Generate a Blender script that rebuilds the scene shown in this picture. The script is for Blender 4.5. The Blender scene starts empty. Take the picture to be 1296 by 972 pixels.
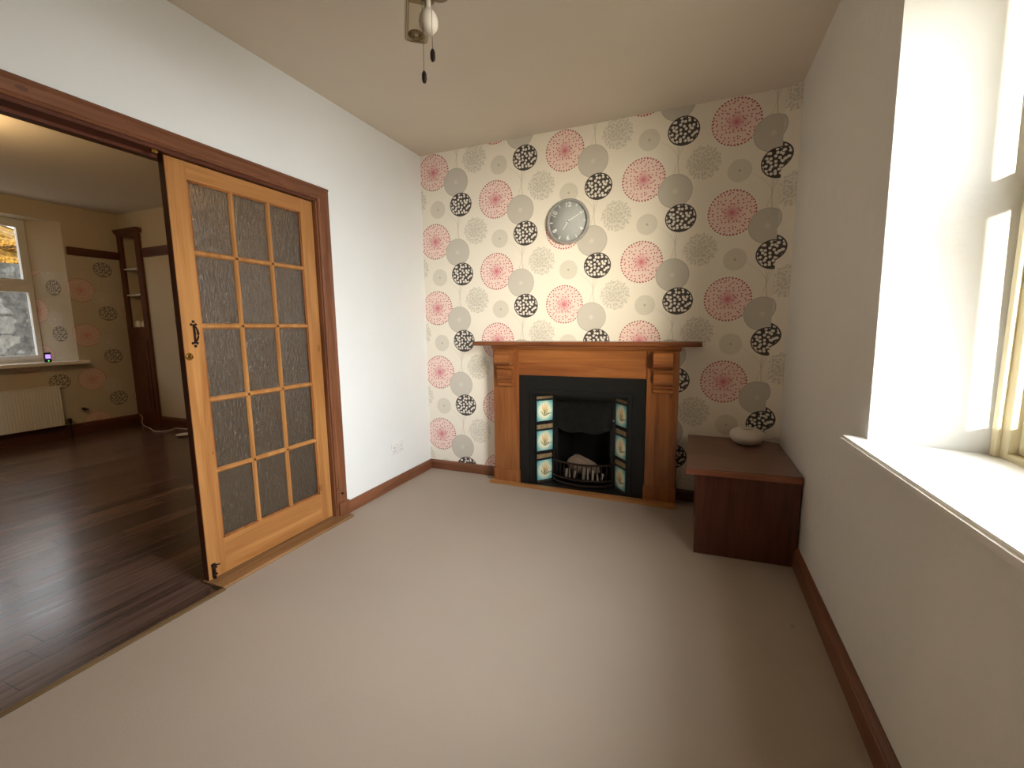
import bpy, bmesh, math, random
from mathutils import Vector, Matrix
random.seed(4)
sc = bpy.context.scene
C = sc.collection
W, H = 2.646, 2.615          # main room: left wall x=0, chimney wall y=0, window wall x=W, ceiling z=H
FX, FY, FH = -4.75, 0.24, 2.70   # the room beyond the opening
YF = -4.5                    # wall behind the camera

# ------------------------------------------------------------------ helpers
def lin(c):
    return tuple((v/255/12.92 if v/255 <= .04045 else ((v/255+.055)/1.055)**2.4) for v in c) + (1,)

def box(bm, x0, x1, y0, y1, z0, z1, bev=0, seg=2):
    r = bmesh.ops.create_cube(bm, size=1)
    vs = r['verts']
    for v in vs:
        v.co = Vector((x0+(v.co.x+.5)*(x1-x0), y0+(v.co.y+.5)*(y1-y0), z0+(v.co.z+.5)*(z1-z0)))
    if bev:
        es = list({e for v in vs for e in v.link_edges})
        bmesh.ops.bevel(bm, geom=es, offset=bev, segments=seg, affect='EDGES', profile=.5)

def prism(bm, poly, axis, a, b, bev=0):
    """poly of 2-D points extruded along an axis from a to b (x: poly is y,z; y: x,z; z: x,y)"""
    def p3(p, t):
        return {'x': (t, p[0], p[1]), 'y': (p[0], t, p[1]), 'z': (p[0], p[1], t)}[axis]
    va = [bm.verts.new(p3(p, a)) for p in poly]
    vb = [bm.verts.new(p3(p, b)) for p in poly]
    n = len(poly)
    fs = [bm.faces.new(va), bm.faces.new(vb[::-1])]
    for i in range(n):
        fs.append(bm.faces.new((va[i], vb[i], vb[(i+1) % n], va[(i+1) % n])))
    bmesh.ops.recalc_face_normals(bm, faces=fs)
    return fs

def lathe(bm, prof, c=(0, 0, 0), axis='z', n=32, ell=1.0, caps=True):
    """prof: (radius, height) pairs spun about an axis through c"""
    rings = []
    for r, h in prof:
        ring = []
        for k in range(n):
            a = 2*math.pi*k/n
            u, v = r*math.cos(a), r*math.sin(a)*ell
            p = {'z': (u, v, h), 'y': (u, h, v), 'x': (h, u, v)}[axis]
            ring.append(bm.verts.new((c[0]+p[0], c[1]+p[1], c[2]+p[2])))
        rings.append(ring)
    fs = []
    for a, b in zip(rings, rings[1:]):
        for k in range(n):
            fs.append(bm.faces.new((a[k], a[(k+1) % n], b[(k+1) % n], b[k])))
    if caps and prof[0][0] > 1e-5: fs.append(bm.faces.new(rings[0]))
    if caps and prof[-1][0] > 1e-5: fs.append(bm.faces.new(rings[-1]))
    bmesh.ops.recalc_face_normals(bm, faces=fs)
    for f in fs: f.smooth = True

def tube(bm, pts, r, n=8, closed=False):
    pts = [Vector(p) for p in pts]
    rings = []
    N = len(pts)
    up = Vector((0, 0, 1))
    for i, p in enumerate(pts):
        if closed: t = pts[(i+1) % N]-pts[i-1]
        else: t = pts[min(i+1, N-1)]-pts[max(i-1, 0)]
        t.normalize()
        a = t.cross(up)
        if a.length < .05: a = t.cross(Vector((1, 0, 0)))
        a.normalize(); b = t.cross(a)
        rr = r[i] if isinstance(r, (list, tuple)) else r
        rings.append([bm.verts.new(p+(a*math.cos(2*math.pi*k/n)+b*math.sin(2*math.pi*k/n))*rr) for k in range(n)])
    fs = []
    pairs = list(zip(rings, rings[1:])) + ([(rings[-1], rings[0])] if closed else [])
    for A, B in pairs:
        for k in range(n):
            fs.append(bm.faces.new((A[k], A[(k+1) % n], B[(k+1) % n], B[k])))
    if not closed: fs += [bm.faces.new(rings[0]), bm.faces.new(rings[-1])]
    bmesh.ops.recalc_face_normals(bm, faces=fs)
    for f in fs: f.smooth = True

def arc(c, r, a0, a1, n, plane='xz', rz=None):
    out = []
    for k in range(n+1):
        a = math.radians(a0+(a1-a0)*k/n)
        u, v = r*math.cos(a), (rz or r)*math.sin(a)
        out.append((c[0]+u, c[1], c[2]+v) if plane == 'xz' else (c[0]+u, c[1]+v, c[2]) if plane == 'xy' else (c[0], c[1]+u, c[2]+v))
    return out

def obj(name, bm, mat, parent=None, loc=None, uv=None):
    """link the bmesh as ONE mesh object; loc = world place of its origin; uv(co, normal) gives wallpaper metres"""
    org = Vector(loc) if loc else None
    if uv:
        L = bm.loops.layers.uv.new('UVMap')
        bm.normal_update()
        for f in bm.faces:
            for l in f.loops: l[L].uv = uv(l.vert.co, f.normal)
    if org:
        for v in bm.verts: v.co -= org
    me = bpy.data.meshes.new(name); bm.to_mesh(me); bm.free()
    me.materials.append(mat)
    o = bpy.data.objects.new(name, me); C.objects.link(o)
    if parent:
        o.parent = parent
        pw = parent_loc(parent)
        o.location = (org if org else Vector()) - pw
    elif org: o.location = org
    return o

def parent_loc(p):
    v = Vector()
    while p: v += p.location; p = p.parent
    return v

def empty(name, loc):
    o = bpy.data.objects.new(name, None); C.objects.link(o); o.location = loc
    o.empty_display_size = .1
    return o

def tag(o, label=None, cat=None, group=None, kind=None):
    if label: o['label'] = label
    if cat: o['category'] = cat
    if group: o['group'] = group
    if kind: o['kind'] = kind
    return o

def struct(name, bm, mat, label=None, parent=None, uv=None):
    o = obj(name, bm, mat, parent, uv=uv)
    if not parent: tag(o, label, None, None, 'structure')
    return o

def new(): return bmesh.new()

# ------------------------------------------------------------------ materials
class NB:
    def __init__(s, name):
        s.m = bpy.data.materials.new(name); s.m.use_nodes = True
        s.t = s.m.node_tree; s.n = s.t.nodes; s.l = s.t.links
        s.b = s.n['Principled BSDF']
    def put(s, inp, v):
        if hasattr(v, 'is_linked') or isinstance(v, bpy.types.NodeSocket): s.l.new(v, inp)
        else: inp.default_value = v
    def M(s, op, a, b=None, c=None, clamp=False):
        n = s.n.new('ShaderNodeMath'); n.operation = op; n.use_clamp = clamp
        for i, v in enumerate((a, b, c)):
            if v is not None: s.put(n.inputs[i], v)
        return n.outputs[0]
    def mix(s, f, a, b, blend='MIX'):
        n = s.n.new('ShaderNodeMix'); n.data_type = 'RGBA'; n.blend_type = blend
        s.put(n.inputs[0], f); s.put(n.inputs[6], a); s.put(n.inputs[7], b)
        return n.outputs[2]
    def coord(s, k='Object'): return s.n.new('ShaderNodeTexCoord').outputs[k]
    def mapping(s, v, scale=(1, 1, 1), rot=(0, 0, 0)):
        n = s.n.new('ShaderNodeMapping'); s.put(n.inputs[0], v)
        n.inputs['Scale'].default_value = scale; n.inputs['Rotation'].default_value = rot
        return n.outputs[0]
    def noise(s, v, scale, detail=3, rough=.5, dist=0):
        n = s.n.new('ShaderNodeTexNoise'); s.put(n.inputs['Vector'], v)
        n.inputs['Scale'].default_value = scale; n.inputs['Detail'].default_value = detail
        n.inputs['Roughness'].default_value = rough; n.inputs['Distortion'].default_value = dist
        return n.outputs[0]
    def ramp(s, f, stops):
        n = s.n.new('ShaderNodeValToRGB'); s.put(n.inputs[0], f)
        e = n.color_ramp.elements
        while len(e) < len(stops): e.new(.5)
        for k, (p, c) in enumerate(stops): e[k].position = p; e[k].color = c
        return n.outputs[0]
    def bump(s, h, strength=.2, dist=.01):
        n = s.n.new('ShaderNodeBump'); s.put(n.inputs['Height'], h)
        n.inputs['Strength'].default_value = strength; n.inputs['Distance'].default_value = dist
        s.l.new(n.outputs[0], s.b.inputs['Normal'])
    def set(s, color=None, rough=None, metal=None, spec=None, **k):
        if color is not None: s.put(s.b.inputs['Base Color'], color)
        if rough is not None: s.put(s.b.inputs['Roughness'], rough)
        if metal is not None: s.put(s.b.inputs['Metallic'], metal)
        if spec is not None: s.put(s.b.inputs['Specular IOR Level'], spec)
        for a, v in k.items(): s.put(s.b.inputs[a.replace('_', ' ')], v)
        return s.m

def plain(name, rgb, rough=.5, metal=0, var=.06, scale=30, bumpy=0, spec=.5):
    b = NB(name); co = b.coord()
    n = b.noise(co, scale, 3)
    c = lin(rgb); d = tuple(x*(1-var*2) for x in c[:3])+(1,)
    b.set(b.mix(n, c, d), rough, metal, spec)
    if bumpy: b.bump(b.noise(co, scale*2, 4), bumpy, .004)
    return b.m

def plaster(name, rgb, rough=.75, lump=.25):
    b = NB(name); co = b.coord()
    n = b.noise(co, 3, 4)
    c = lin(rgb); d = tuple(x*.94 for x in c[:3])+(1,)
    b.set(b.mix(n, c, d), rough, 0, .3)
    h = b.M('ADD', b.M('MULTIPLY', b.noise(co, 9, 3), 1.0), b.M('MULTIPLY', b.noise(co, 70, 2), .12))
    b.bump(h, lump, .01)
    return b.m

def wood(name, rgb_a, rgb_b, axis='z', rough=.4, ring=16, knots=True, spec=.5):
    """grain runs along axis"""
    b = NB(name); co = b.coord()
    sc_ = {'x': (.08, 1, 1), 'y': (1, .08, 1), 'z': (1, 1, .08)}[axis]
    m = b.mapping(co, sc_)
    n1 = b.noise(m, ring, 4, .6, .8)
    sc2 = {'x': (.02, 1, 1), 'y': (1, .02, 1), 'z': (1, 1, .02)}[axis]
    n2 = b.noise(b.mapping(co, sc2), 110, 3, .6)
    n = b.M('ADD', b.M('MULTIPLY', n1, .75), b.M('MULTIPLY', n2, .25))
    col = b.ramp(n, [(.36, lin(rgb_b)), (.62, lin(rgb_a))])
    if knots:
        v = b.n.new('ShaderNodeTexVoronoi')
        sk = {'x': (.45, 1, 1), 'y': (1, .45, 1), 'z': (1, 1, .45)}[axis]
        b.put(v.inputs['Vector'], b.mapping(co, sk)); v.inputs['Scale'].default_value = 6.5
        k = b.M('LESS_THAN', v.outputs['Distance'], .07)
        k2 = b.M('MULTIPLY', b.M('SMOOTH_MIN', b.M('DIVIDE', .05, b.M('ADD', v.outputs['Distance'], .02)), 1.0, .1), .35, clamp=True)
        dk = tuple(x*.45 for x in lin(rgb_b)[:3])+(1,)
        col = b.mix(b.M('MULTIPLY', k, .55), b.mix(k2, col, lin(rgb_b)), dk)
    b.set(col, rough, 0, spec)
    b.bump(n2, .06, .003)
    return b.m

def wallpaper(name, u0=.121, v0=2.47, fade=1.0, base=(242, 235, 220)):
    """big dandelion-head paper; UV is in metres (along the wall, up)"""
    b = NB(name)
    uv = b.coord('UV')
    sx = b.n.new('ShaderNodeSeparateXYZ'); b.put(sx.inputs[0], uv)
    u, v = sx.outputs[0], sx.outputs[1]
    P, Q = .547, .539
    M = b.M
    def local(du, dv, ex=1, ez=1):
        a = M('DIVIDE', M('SUBTRACT', u, u0+du), P)
        i = M('FLOOR', M('ADD', a, .5))
        dx = M('MULTIPLY', M('SUBTRACT', a, i), P)
        par = M('SUBTRACT', i, M('MULTIPLY', M('FLOOR', M('MULTIPLY', i, .5)), 2.0))
        c = M('DIVIDE', M('ADD', M('SUBTRACT', v, v0+dv), M('MULTIPLY', par, .268)), Q)
        dz = M('MULTIPLY', M('SUBTRACT', c, M('FLOOR', M('ADD', c, .5))), Q)
        cb = b.n.new('ShaderNodeCombineXYZ')
        b.put(cb.inputs[0], dx); b.put(cb.inputs[1], dz)
        r = M('SQRT', M('ADD', M('POWER', M('DIVIDE', M('ABSOLUTE', dx), ex), 2.0), M('POWER', M('DIVIDE', M('ABSOLUTE', dz), ez), 2.0)))
        th = M('ARCTAN2', dz, dx)
        return dx, dz, cb.outputs[0], r, th
    def vor(vec, scale, rnd=.75):
        n = b.n.new('ShaderNodeTexVoronoi'); n.voronoi_dimensions = '2D'
        b.put(n.inputs['Vector'], vec); n.inputs['Scale'].default_value = scale; n.inputs['Randomness'].default_value = rnd
        return n.outputs['Distance']
    def less(a, t): return M('LESS_THAN', a, t)
    def mul(*a):
        o = a[0]
        for x in a[1:]: o = M('MULTIPLY', o, x)
        return o
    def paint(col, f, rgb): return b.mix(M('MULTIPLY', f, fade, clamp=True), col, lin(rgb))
    col = lin(base)
    nz = b.noise(b.mapping(uv, (1, 1, 1)), 500, 1)
    col = b.mix(mul(nz, .12), col, lin(tuple(x-14 for x in base)))
    # stems
    dx, dz, vec, r, th = local(.245, -.45)
    xs = M('ADD', dx, .03)
    def stem(curve, w, lo, hi):
        return mul(less(M('ABSOLUTE', M('SUBTRACT', xs, curve)), w), M('GREATER_THAN', dz, lo), less(dz, hi))
    sq = M('MULTIPLY', dz, dz)
    for cv, lo, hi in ((M('MULTIPLY', sq, -6.3), 0.0, .135), (M('MULTIPLY', dz, .32), -.11, .12), (M('MULTIPLY', dz, -.04), -.12, .12), (M('MULTIPLY', sq, 1.6), -.12, .1)):
        col = paint(col, mul(stem(cv, .0017, lo, hi), .45), (178, 170, 150))
    # small pale head
    dx, dz, vec, r, th = local(.578, -.022)
    col = paint(col, mul(less(r, .069), .45), (198, 193, 176))
    col = paint(col, mul(less(r, .069), less(M('SINE', M('MULTIPLY', r, 520)), -.4), .25), (188, 182, 164))
    col = paint(col, mul(less(r, .008), .6), (160, 156, 138))
    # grey dotted head
    dx, dz, vec, r, th = local(.370, .055)
    r2 = M('ADD', r, M('MULTIPLY', M('SINE', M('MULTIPLY', th, 13)), .004))
    col = paint(col, mul(less(r2, .098), .25), (204, 200, 184))
    col = paint(col, mul(less(r2, .103), less(vor(vec, 58, .9), .36), .42), (172, 168, 152))
    col = paint(col, mul(less(r, .085), less(M('SINE', M('MULTIPLY', th, 36)), -.2), M('SUBTRACT', 1.0, M('DIVIDE', r, .09)), .5), (165, 162, 146))
    # pink head
    dx, dz, vec, r, th = local(0, 0)
    disc = less(r, .132)
    col = paint(col, mul(disc, .5), (246, 214, 205))
    ray = less(M('SINE', M('MULTIPLY', th, 44)), .1)
    col = paint(col, mul(disc, ray, .32), (232, 178, 174))
    glow = M('SUBTRACT', 1.0, M('DIVIDE', r, .085), clamp=True)
    col = paint(col, mul(glow, glow, .9), (205, 70, 100))
    col = paint(col, mul(less(vor(vec, 43, .75), .2), less(r, .134), M('GREATER_THAN', r, .03), .85), (186, 66, 86))
    rim = mul(less(M('ABSOLUTE', M('SUBTRACT', r, .137)), .0042), less(M('SINE', M('MULTIPLY', th, 44)), .25))
    col = paint(col, mul(rim, .92), (176, 56, 74))
    # grey disc
    dx, dz, vec, r, th = local(.203, -.098)
    d = less(r, .107)
    col = paint(col, mul(d, .92), (204, 198, 186))
    col = paint(col, mul(d, less(M('SINE', M('MULTIPLY', th, 60)), -.3), .22), (180, 174, 160))
    col = paint(col, mul(less(M('ABSOLUTE', M('SUBTRACT', r, .105)), .002), .6), (165, 160, 146))
    col = paint(col, mul(M('SUBTRACT', 1.0, M('DIVIDE', r, .022), clamp=True), .8), (225, 220, 210))
    # black head
    dx, dz, vec, r, th = local(.243, -.272, 1.0, .93)
    d = less(r, .097)
    col = paint(col, mul(d, .97), (62, 56, 52))
    col = paint(col, mul(less(r, .09), less(vor(vec, 40, .65), .36), .95), (236, 230, 218))
    b.set(col, .6, 0, .3)
    b.bump(b.noise(uv, 400, 2), .05, .002)
    return b.m

MAT = {}
MAT['white_wall'] = plaster('painted_plaster_white', (233, 234, 230), .6, .25)
MAT['reveal'] = plaster('gloss_plaster_white', (228, 227, 221), .42, .5)
MAT['cream_wall'] = plaster('painted_plaster_cream', (200, 186, 160))
MAT['ceiling'] = plaster('ceiling_paint', (222, 212, 196), .8, .12)
MAT['paper'] = wallpaper('dandelion_wallpaper')
MAT['paper_far_dimmed'] = wallpaper('dandelion_wallpaper_far_dimmed', u0=-.216, v0=.65+.539*3, fade=.66, base=(198, 188, 168))  # same paper, base and print toned down to paint in the room's dimness
MAT['gloss_white'] = plain('white_gloss_paint', (240, 238, 232), .12, 0, .02, 8)
MAT['upvc'] = plain('white_plastic', (228, 228, 224), .3, 0, .02)
MAT['ivory'] = plain('ivory_paint', (226, 214, 178), .35, 0, .03)
for ax in 'xyz':
    MAT['pine_'+ax] = wood('honey_pine_'+ax, (180, 128, 74), (150, 98, 52), ax, .35)
    MAT['stain_'+ax] = wood('red_brown_stained_pine_'+ax, (132, 84, 56), (94, 56, 35), ax, .45)
    MAT['mantel_'+ax] = wood('orange_pine_'+ax, (158, 100, 54), (120, 68, 36), ax, .3)
    MAT['dark_'+ax] = wood('dark_mahogany_'+ax, (102, 58, 42), (72, 38, 28), ax, .33, knots=False)
    MAT['old_'+ax] = wood('dull_oak_'+ax, (150, 112, 74), (112, 80, 50), ax, .5)
MAT['shelf_x'] = wood('brown_shelf_pine_x', (140, 86, 52), (108, 62, 36), 'x', .25)
MAT['edge_z'] = wood('dark_door_edge_z', (80, 38, 20), (54, 24, 12), 'z', .5, knots=False)
MAT['brown_top'] = wood('grey_brown_top_x', (122, 88, 74), (104, 74, 62), 'x', .3, knots=False)
MAT['iron'] = plain('black_cast_iron', (38, 39, 38), .42, .3, .2, 60, .15)
MAT['iron_dark'] = plain('sooty_iron', (22, 21, 20), .8, .1, .2, 40, .3)
MAT['iron_brown'] = plain('brown_black_iron', (64, 48, 42), .4, .6, .2, 60)
MAT['black_metal'] = plain('black_wrought_iron', (52, 36, 32), .45, .3)
MAT['brass'] = plain('brass', (200, 160, 80), .18, 1)
MAT['ash'] = plain('pale_ash', (150, 128, 108), .95, 0, .2, 25, .6)
MAT['ceramic'] = plain('cream_ceramic', (222, 212, 196), .3, 0, .05)
MAT['silver'] = plain('silver_plastic', (186, 186, 182), .25, .4)
MAT['face'] = plain('grey_clock_face', (188, 192, 190), .5)
MAT['white'] = plain('white_print', (245, 244, 240), .5, 0, 0)
MAT['bulb'] = plain('opal_glass', (206, 194, 172), .2, 0, .02)
MAT['fan_cream'] = plain('cream_fan_blade', (200, 186, 152), .45, 0, .05)
MAT['fan_gold'] = plain('antique_brass', (128, 108, 70), .35, .7)
MAT['cord'] = plain('thin_brown_cord', (90, 74, 56), .7)
MAT['fob'] = plain('dark_wood_fob', (30, 18, 14), .4)
MAT['cable'] = plain('pale_cable', (215, 205, 190), .5)
MAT['screen_case'] = plain('black_plastic', (18, 18, 20), .3)
MAT['lawn'] = plain('pale_gravel', (190, 174, 150), .9, 0, .1, 3)

def carpet():
    b = NB('taupe_carpet'); co = b.coord()
    a = b.noise(co, 1.6, 3); f = b.noise(co, 420, 2)
    c = b.mix(a, lin((178, 163, 148)), lin((168, 153, 137)))
    c = b.mix(b.M('MULTIPLY', f, .35), c, lin((146, 134, 122)))
    v = b.n.new('ShaderNodeTexVoronoi'); b.put(v.inputs['Vector'], co); v.inputs['Scale'].default_value = 1.7
    c = b.mix(b.M('MULTIPLY', b.M('LESS_THAN', v.outputs['Distance'], .014), .4), c, lin((110, 92, 80)))
    b.set(c, .95, 0, .1); b.bump(f, .35, .006)
    return b.m
MAT['carpet'] = carpet()

def laminate():
    b = NB('brown_laminate_planks'); co = b.coord()
    s = b.n.new('ShaderNodeSeparateXYZ'); b.put(s.inputs[0], co)
    M = b.M
    row = M('FLOOR', M('DIVIDE', s.outputs[0], .125))
    wn = b.n.new('ShaderNodeTexWhiteNoise'); wn.noise_dimensions = '1D'; b.put(wn.inputs['W'], row)
    yy = M('DIVIDE', M('ADD', s.outputs[1], M('MULTIPLY', wn.outputs['Value'], 1.2)), 1.2)
    brd = M('FLOOR', yy)
    w2 = b.n.new('ShaderNodeTexWhiteNoise'); w2.noise_dimensions = '2D'
    cb = b.n.new('ShaderNodeCombineXYZ'); b.put(cb.inputs[0], row); b.put(cb.inputs[1], brd); b.put(w2.inputs['Vector'], cb.outputs[0])
    n = b.noise(b.mapping(co, (1, .06, 1)), 26, 4, .6, .5)
    t = M('ADD', M('MULTIPLY', n, .7), M('MULTIPLY', w2.outputs['Value'], .3))
    c = b.ramp(t, [(.3, lin((62, 45, 39))), (.68, lin((106, 82, 72)))])
    fx = M('FRACT', M('DIVIDE', s.outputs[0], .125)); fy = M('FRACT', yy)
    gap = M('MAXIMUM', M('LESS_THAN', fx, .035), M('LESS_THAN', fy, .003))
    c = b.mix(M('MULTIPLY', gap, .9), c, lin((30, 18, 14)))
    b.set(c, b.M('ADD', .15, b.M('MULTIPLY', n, .14)), 0, .5)
    b.bump(M('ADD', M('MULTIPLY', gap, -1.0), M('MULTIPLY', n, .2)), .12, .002)
    return b.m
MAT['laminate'] = laminate()

def obscured():
    b = NB('obscured_glass'); co = b.coord()
    m = b.mapping(co, (1, 1, .28))
    n = b.noise(m, 95, 3, .6, .8)
    b.set(lin((168, 152, 128)), .26, 0, .6, Transmission_Weight=.88, IOR=1.5)
    b.bump(n, .8, .016)
    return b.m
MAT['obscured'] = obscured()

def clear():
    b = NB('window_glass'); b.n.remove(b.b)
    t = b.n.new('ShaderNodeBsdfTransparent'); g = b.n.new('ShaderNodeBsdfGlossy'); g.inputs['Roughness'].default_value = .02
    lw = b.n.new('ShaderNodeLayerWeight'); lw.inputs['Blend'].default_value = .5
    fz = b.M('ADD', .05, b.M('MULTIPLY', b.M('POWER', lw.outputs['Facing'], 5.0), .6), clamp=True)
    mx = b.n.new('ShaderNodeMixShader')
    b.l.new(fz, mx.inputs[0]); b.l.new(t.outputs[0], mx.inputs[1]); b.l.new(g.outputs[0], mx.inputs[2])
    b.l.new(mx.outputs[0], b.n['Material Output'].inputs[0])
    return b.m
MAT['glass'] = clear()

def tile_mat():
    """pale centre with a lily spray, turquoise corners; UV 0..1 over one tile"""
    b = NB('flower_tile'); uv = b.coord('UV'); M = b.M
    s = b.n.new('ShaderNodeSeparateXYZ'); b.put(s.inputs[0], uv)
    x = M('SUBTRACT', s.outputs[0], .5); y = M('SUBTRACT', s.outputs[1], .5)
    r = M('SQRT', M('ADD', M('MULTIPLY', x, x), M('MULTIPLY', y, y)))
    wob = M('ADD', r, M('MULTIPLY', M('SUBTRACT', b.noise(uv, 7, 2), .5), .18))
    c = b.ramp(wob, [(.0, lin((250, 238, 190))), (.34, lin((240, 242, 212))), (.50, lin((150, 204, 196))), (.68, lin((84, 156, 166)))])
    def petal(c, ang, ln, wd, rgb, oy=-.22, bend=0.0):
        ca, sa = math.cos(ang), math.sin(ang)
        yy = M('SUBTRACT', y, oy)
        p = M('ADD', M('MULTIPLY', x, ca), M('MULTIPLY', yy, sa))
        q = M('ADD', M('SUBTRACT', M('MULTIPLY', yy, ca), M('MULTIPLY', x, sa)), M('MULTIPLY', M('MULTIPLY', p, p), bend))
        t = M('DIVIDE', M('SUBTRACT', p, ln*.55), ln*.5)
        e = M('ADD', M('MULTIPLY', t, t), M('POWER', M('DIVIDE', M('ABSOLUTE', q), wd), 2.0))
        return b.mix(M('MULTIPLY', M('LESS_THAN', e, 1.0), .9), c, lin(rgb))
    for a, l, w, k in ((100, .5, .05, .3), (78, .55, .045, -.3), (122, .5, .05, .5), (60, .48, .05, -.5), (90, .6, .04, .2)):
        c = petal(c, math.radians(a), l, w, (236, 206, 146) if a != 90 else (244, 222, 176), -.18, k)
    for a, l, w, k in ((35, .42, .022, .8), (48, .36, .018, -.8), (145, .36, .02, .6), (92, .32, .022, .4), (112, .38, .018, .9), (25, .3, .018, -.6)):
        c = petal(c, math.radians(a), l, w, (104, 96, 44), -.27, k)
    b.set(c, .14, 0, .5)
    return b.m
MAT['tile'] = tile_mat()
MAT['border_tile'] = plain('striped_tan_tile', (176, 150, 112), .25, 0, .35, 45)

def stone():
    b = NB('rubble_stone_wall'); co = b.coord()
    br = b.n.new('ShaderNodeTexBrick')
    m = b.mapping(co, (1, 1, 1), (math.radians(90), 0, math.radians(90)))
    d = b.n.new('ShaderNodeVectorMath'); d.operation = 'ADD'; nn = b.n.new('ShaderNodeTexNoise'); nn.inputs['Scale'].default_value = 3
    b.put(nn.inputs['Vector'], co); sca = b.n.new('ShaderNodeVectorMath'); sca.operation = 'SCALE'; b.put(sca.inputs[0], nn.outputs['Color']); sca.inputs['Scale'].default_value = .12
    b.put(d.inputs[0], m); b.put(d.inputs[1], sca.outputs[0]); b.put(br.inputs['Vector'], d.outputs[0])
    br.inputs['Scale'].default_value = 1.6; br.inputs['Color1'].default_value = lin((92, 92, 90)); br.inputs['Color2'].default_value = lin((66, 66, 64)); br.inputs['Mortar'].default_value = lin((34, 34, 33)); br.inputs['Mortar Size'].default_value = .03
    b.set(b.mix(.3, br.outputs['Color'], b.ramp(b.noise(co, 12, 4), [(.3, lin((36, 36, 34))), (.7, lin((110, 110, 108)))])), .9)
    b.bump(b.noise(co, 9, 4), .6, .03)
    return b.m
MAT['stone'] = stone()

def leaves(name, a, c):
    b = NB(name); co = b.coord()
    b.set(b.ramp(b.noise(co, 14, 4, .7), [(.35, lin(a)), (.65, lin(c))]), .8); b.bump(b.noise(co, 25, 3), .8, .05)
    return b.m
MAT['sun_yellow'] = leaves('sun_yellow_leaves', (96, 62, 8), (150, 112, 22))  # yellow of sunlight on the wall top, put into the leaf colour
def lit(name, rgb, st):
    b = NB(name); b.set(lin((20, 20, 20)), .3); b.put(b.b.inputs['Emission Color'], lin(rgb)); b.b.inputs['Emission Strength'].default_value = st
    return b.m
MAT['screen'] = lit('lit_violet_screen', (170, 130, 245), 1.0)
MAT['led'] = lit('green_led', (90, 240, 90), 1.6)
MAT['lamp_glow'] = lit('warm_lamp_glass', (255, 196, 110), 12)

# ------------------------------------------------------------------ shell: main room
bm = new(); prism(bm, [(.085, YF), (W+.05, YF), (W+.05, .02), (-.02, .02), (-.02, -1.07), (.085, -1.07)], 'z', -.05, 0)
struct('floor', bm, MAT['carpet'], 'taupe fitted carpet in front of the fireplace')
bm = new(); box(bm, -.12, W+.6, YF-.1, .35, H, H+.12)
struct('ceiling', bm, MAT['ceiling'], 'plain ceiling over the fireplace room')

def wall_uv_x(co, n): return (co.x, co.z)
def wall_uv_y(co, n): return (co.y, co.z)
# chimney wall with the fire opening
bm = new()
CX = 2.565
for a in ((-.12, .93, 0, H), (1.80, CX, 0, H), (.93, 1.80, .83, H)):
    box(bm, a[0], a[1], 0, .3, a[2], a[3])
struct('wall_back', bm, MAT['paper'], 'chimney wall in pink, grey and black dandelion wallpaper', uv=wall_uv_x)
bm = new()
prism(bm, [(CX, 0), (W, -.042), (W, .3), (CX, .3)], 'z', 0, H)
struct('wall_back_corner', bm, MAT['paper'], 'narrow papered strip turning the corner beside the white window wall',
       uv=lambda co, n: (2.602+(co.x-CX)*.85, co.z-.04))

# left wall, with the wide opening (y -3.75 .. -1.115)
JY, NY, HZ = -1.115, -3.75, 2.005
bm = new()
box(bm, -.12, 0, JY, 0, 0, H); box(bm, -.12, 0, NY, JY, HZ, H); box(bm, -.12, 0, YF, NY, 0, H)
struct('wall_left', bm, MAT['white_wall'], 'white wall with the wide timber-framed opening')

# window wall: splayed plaster reveal
SZ, TZ, XF = .826, 2.36, 2.91          # sill underside, head, window frame plane
def slab_far():
    bm = new()
    # far pier with slightly leaning arris; built as a loft in z
    zs = [0, SZ, 1.2, 1.6, 2.0, TZ, H]
    rings = []
    for z in zs:
        y = -1.487+.0313*(max(z, .857)-.857)
        rings.append([bm.verts.new(p) for p in ((W, .3, z), (W, y, z), (W+.195, y-.064, z), (XF, y-.087, z), (XF+.13, y-.087, z), (XF+.13, .3, z))])
    for a, b_ in zip(rings, rings[1:]):
        for k in range(6): bm.faces.new((a[k], a[(k+1) % 6], b_[(k+1) % 6], b_[k]))
    bm.faces.new(rings[0]); bm.faces.new(rings[-1])
    bmesh.ops.recalc_face_normals(bm, faces=bm.faces)
    return bm
bm = slab_far()
prism(bm, [(W, -2.78), (W, YF-.1), (XF+.13, YF-.1), (XF+.13, -2.70), (W+.195, -2.70)], 'z', 0, H)
box(bm, W, XF+.13, -2.79, -1.487, 0, SZ)
box(bm, W, XF+.13, -2.79, -1.40, TZ, H)
struct('wall_right', bm, MAT['reveal'], 'white painted window wall with a deep lumpy plaster reveal')
bm = new(); box(bm, -.12, W+.4, YF-.12, YF, 0, H)
struct('wall_front', bm, plaster('taupe_paint', (205, 198, 186)), 'plain wall behind the viewer')

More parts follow.
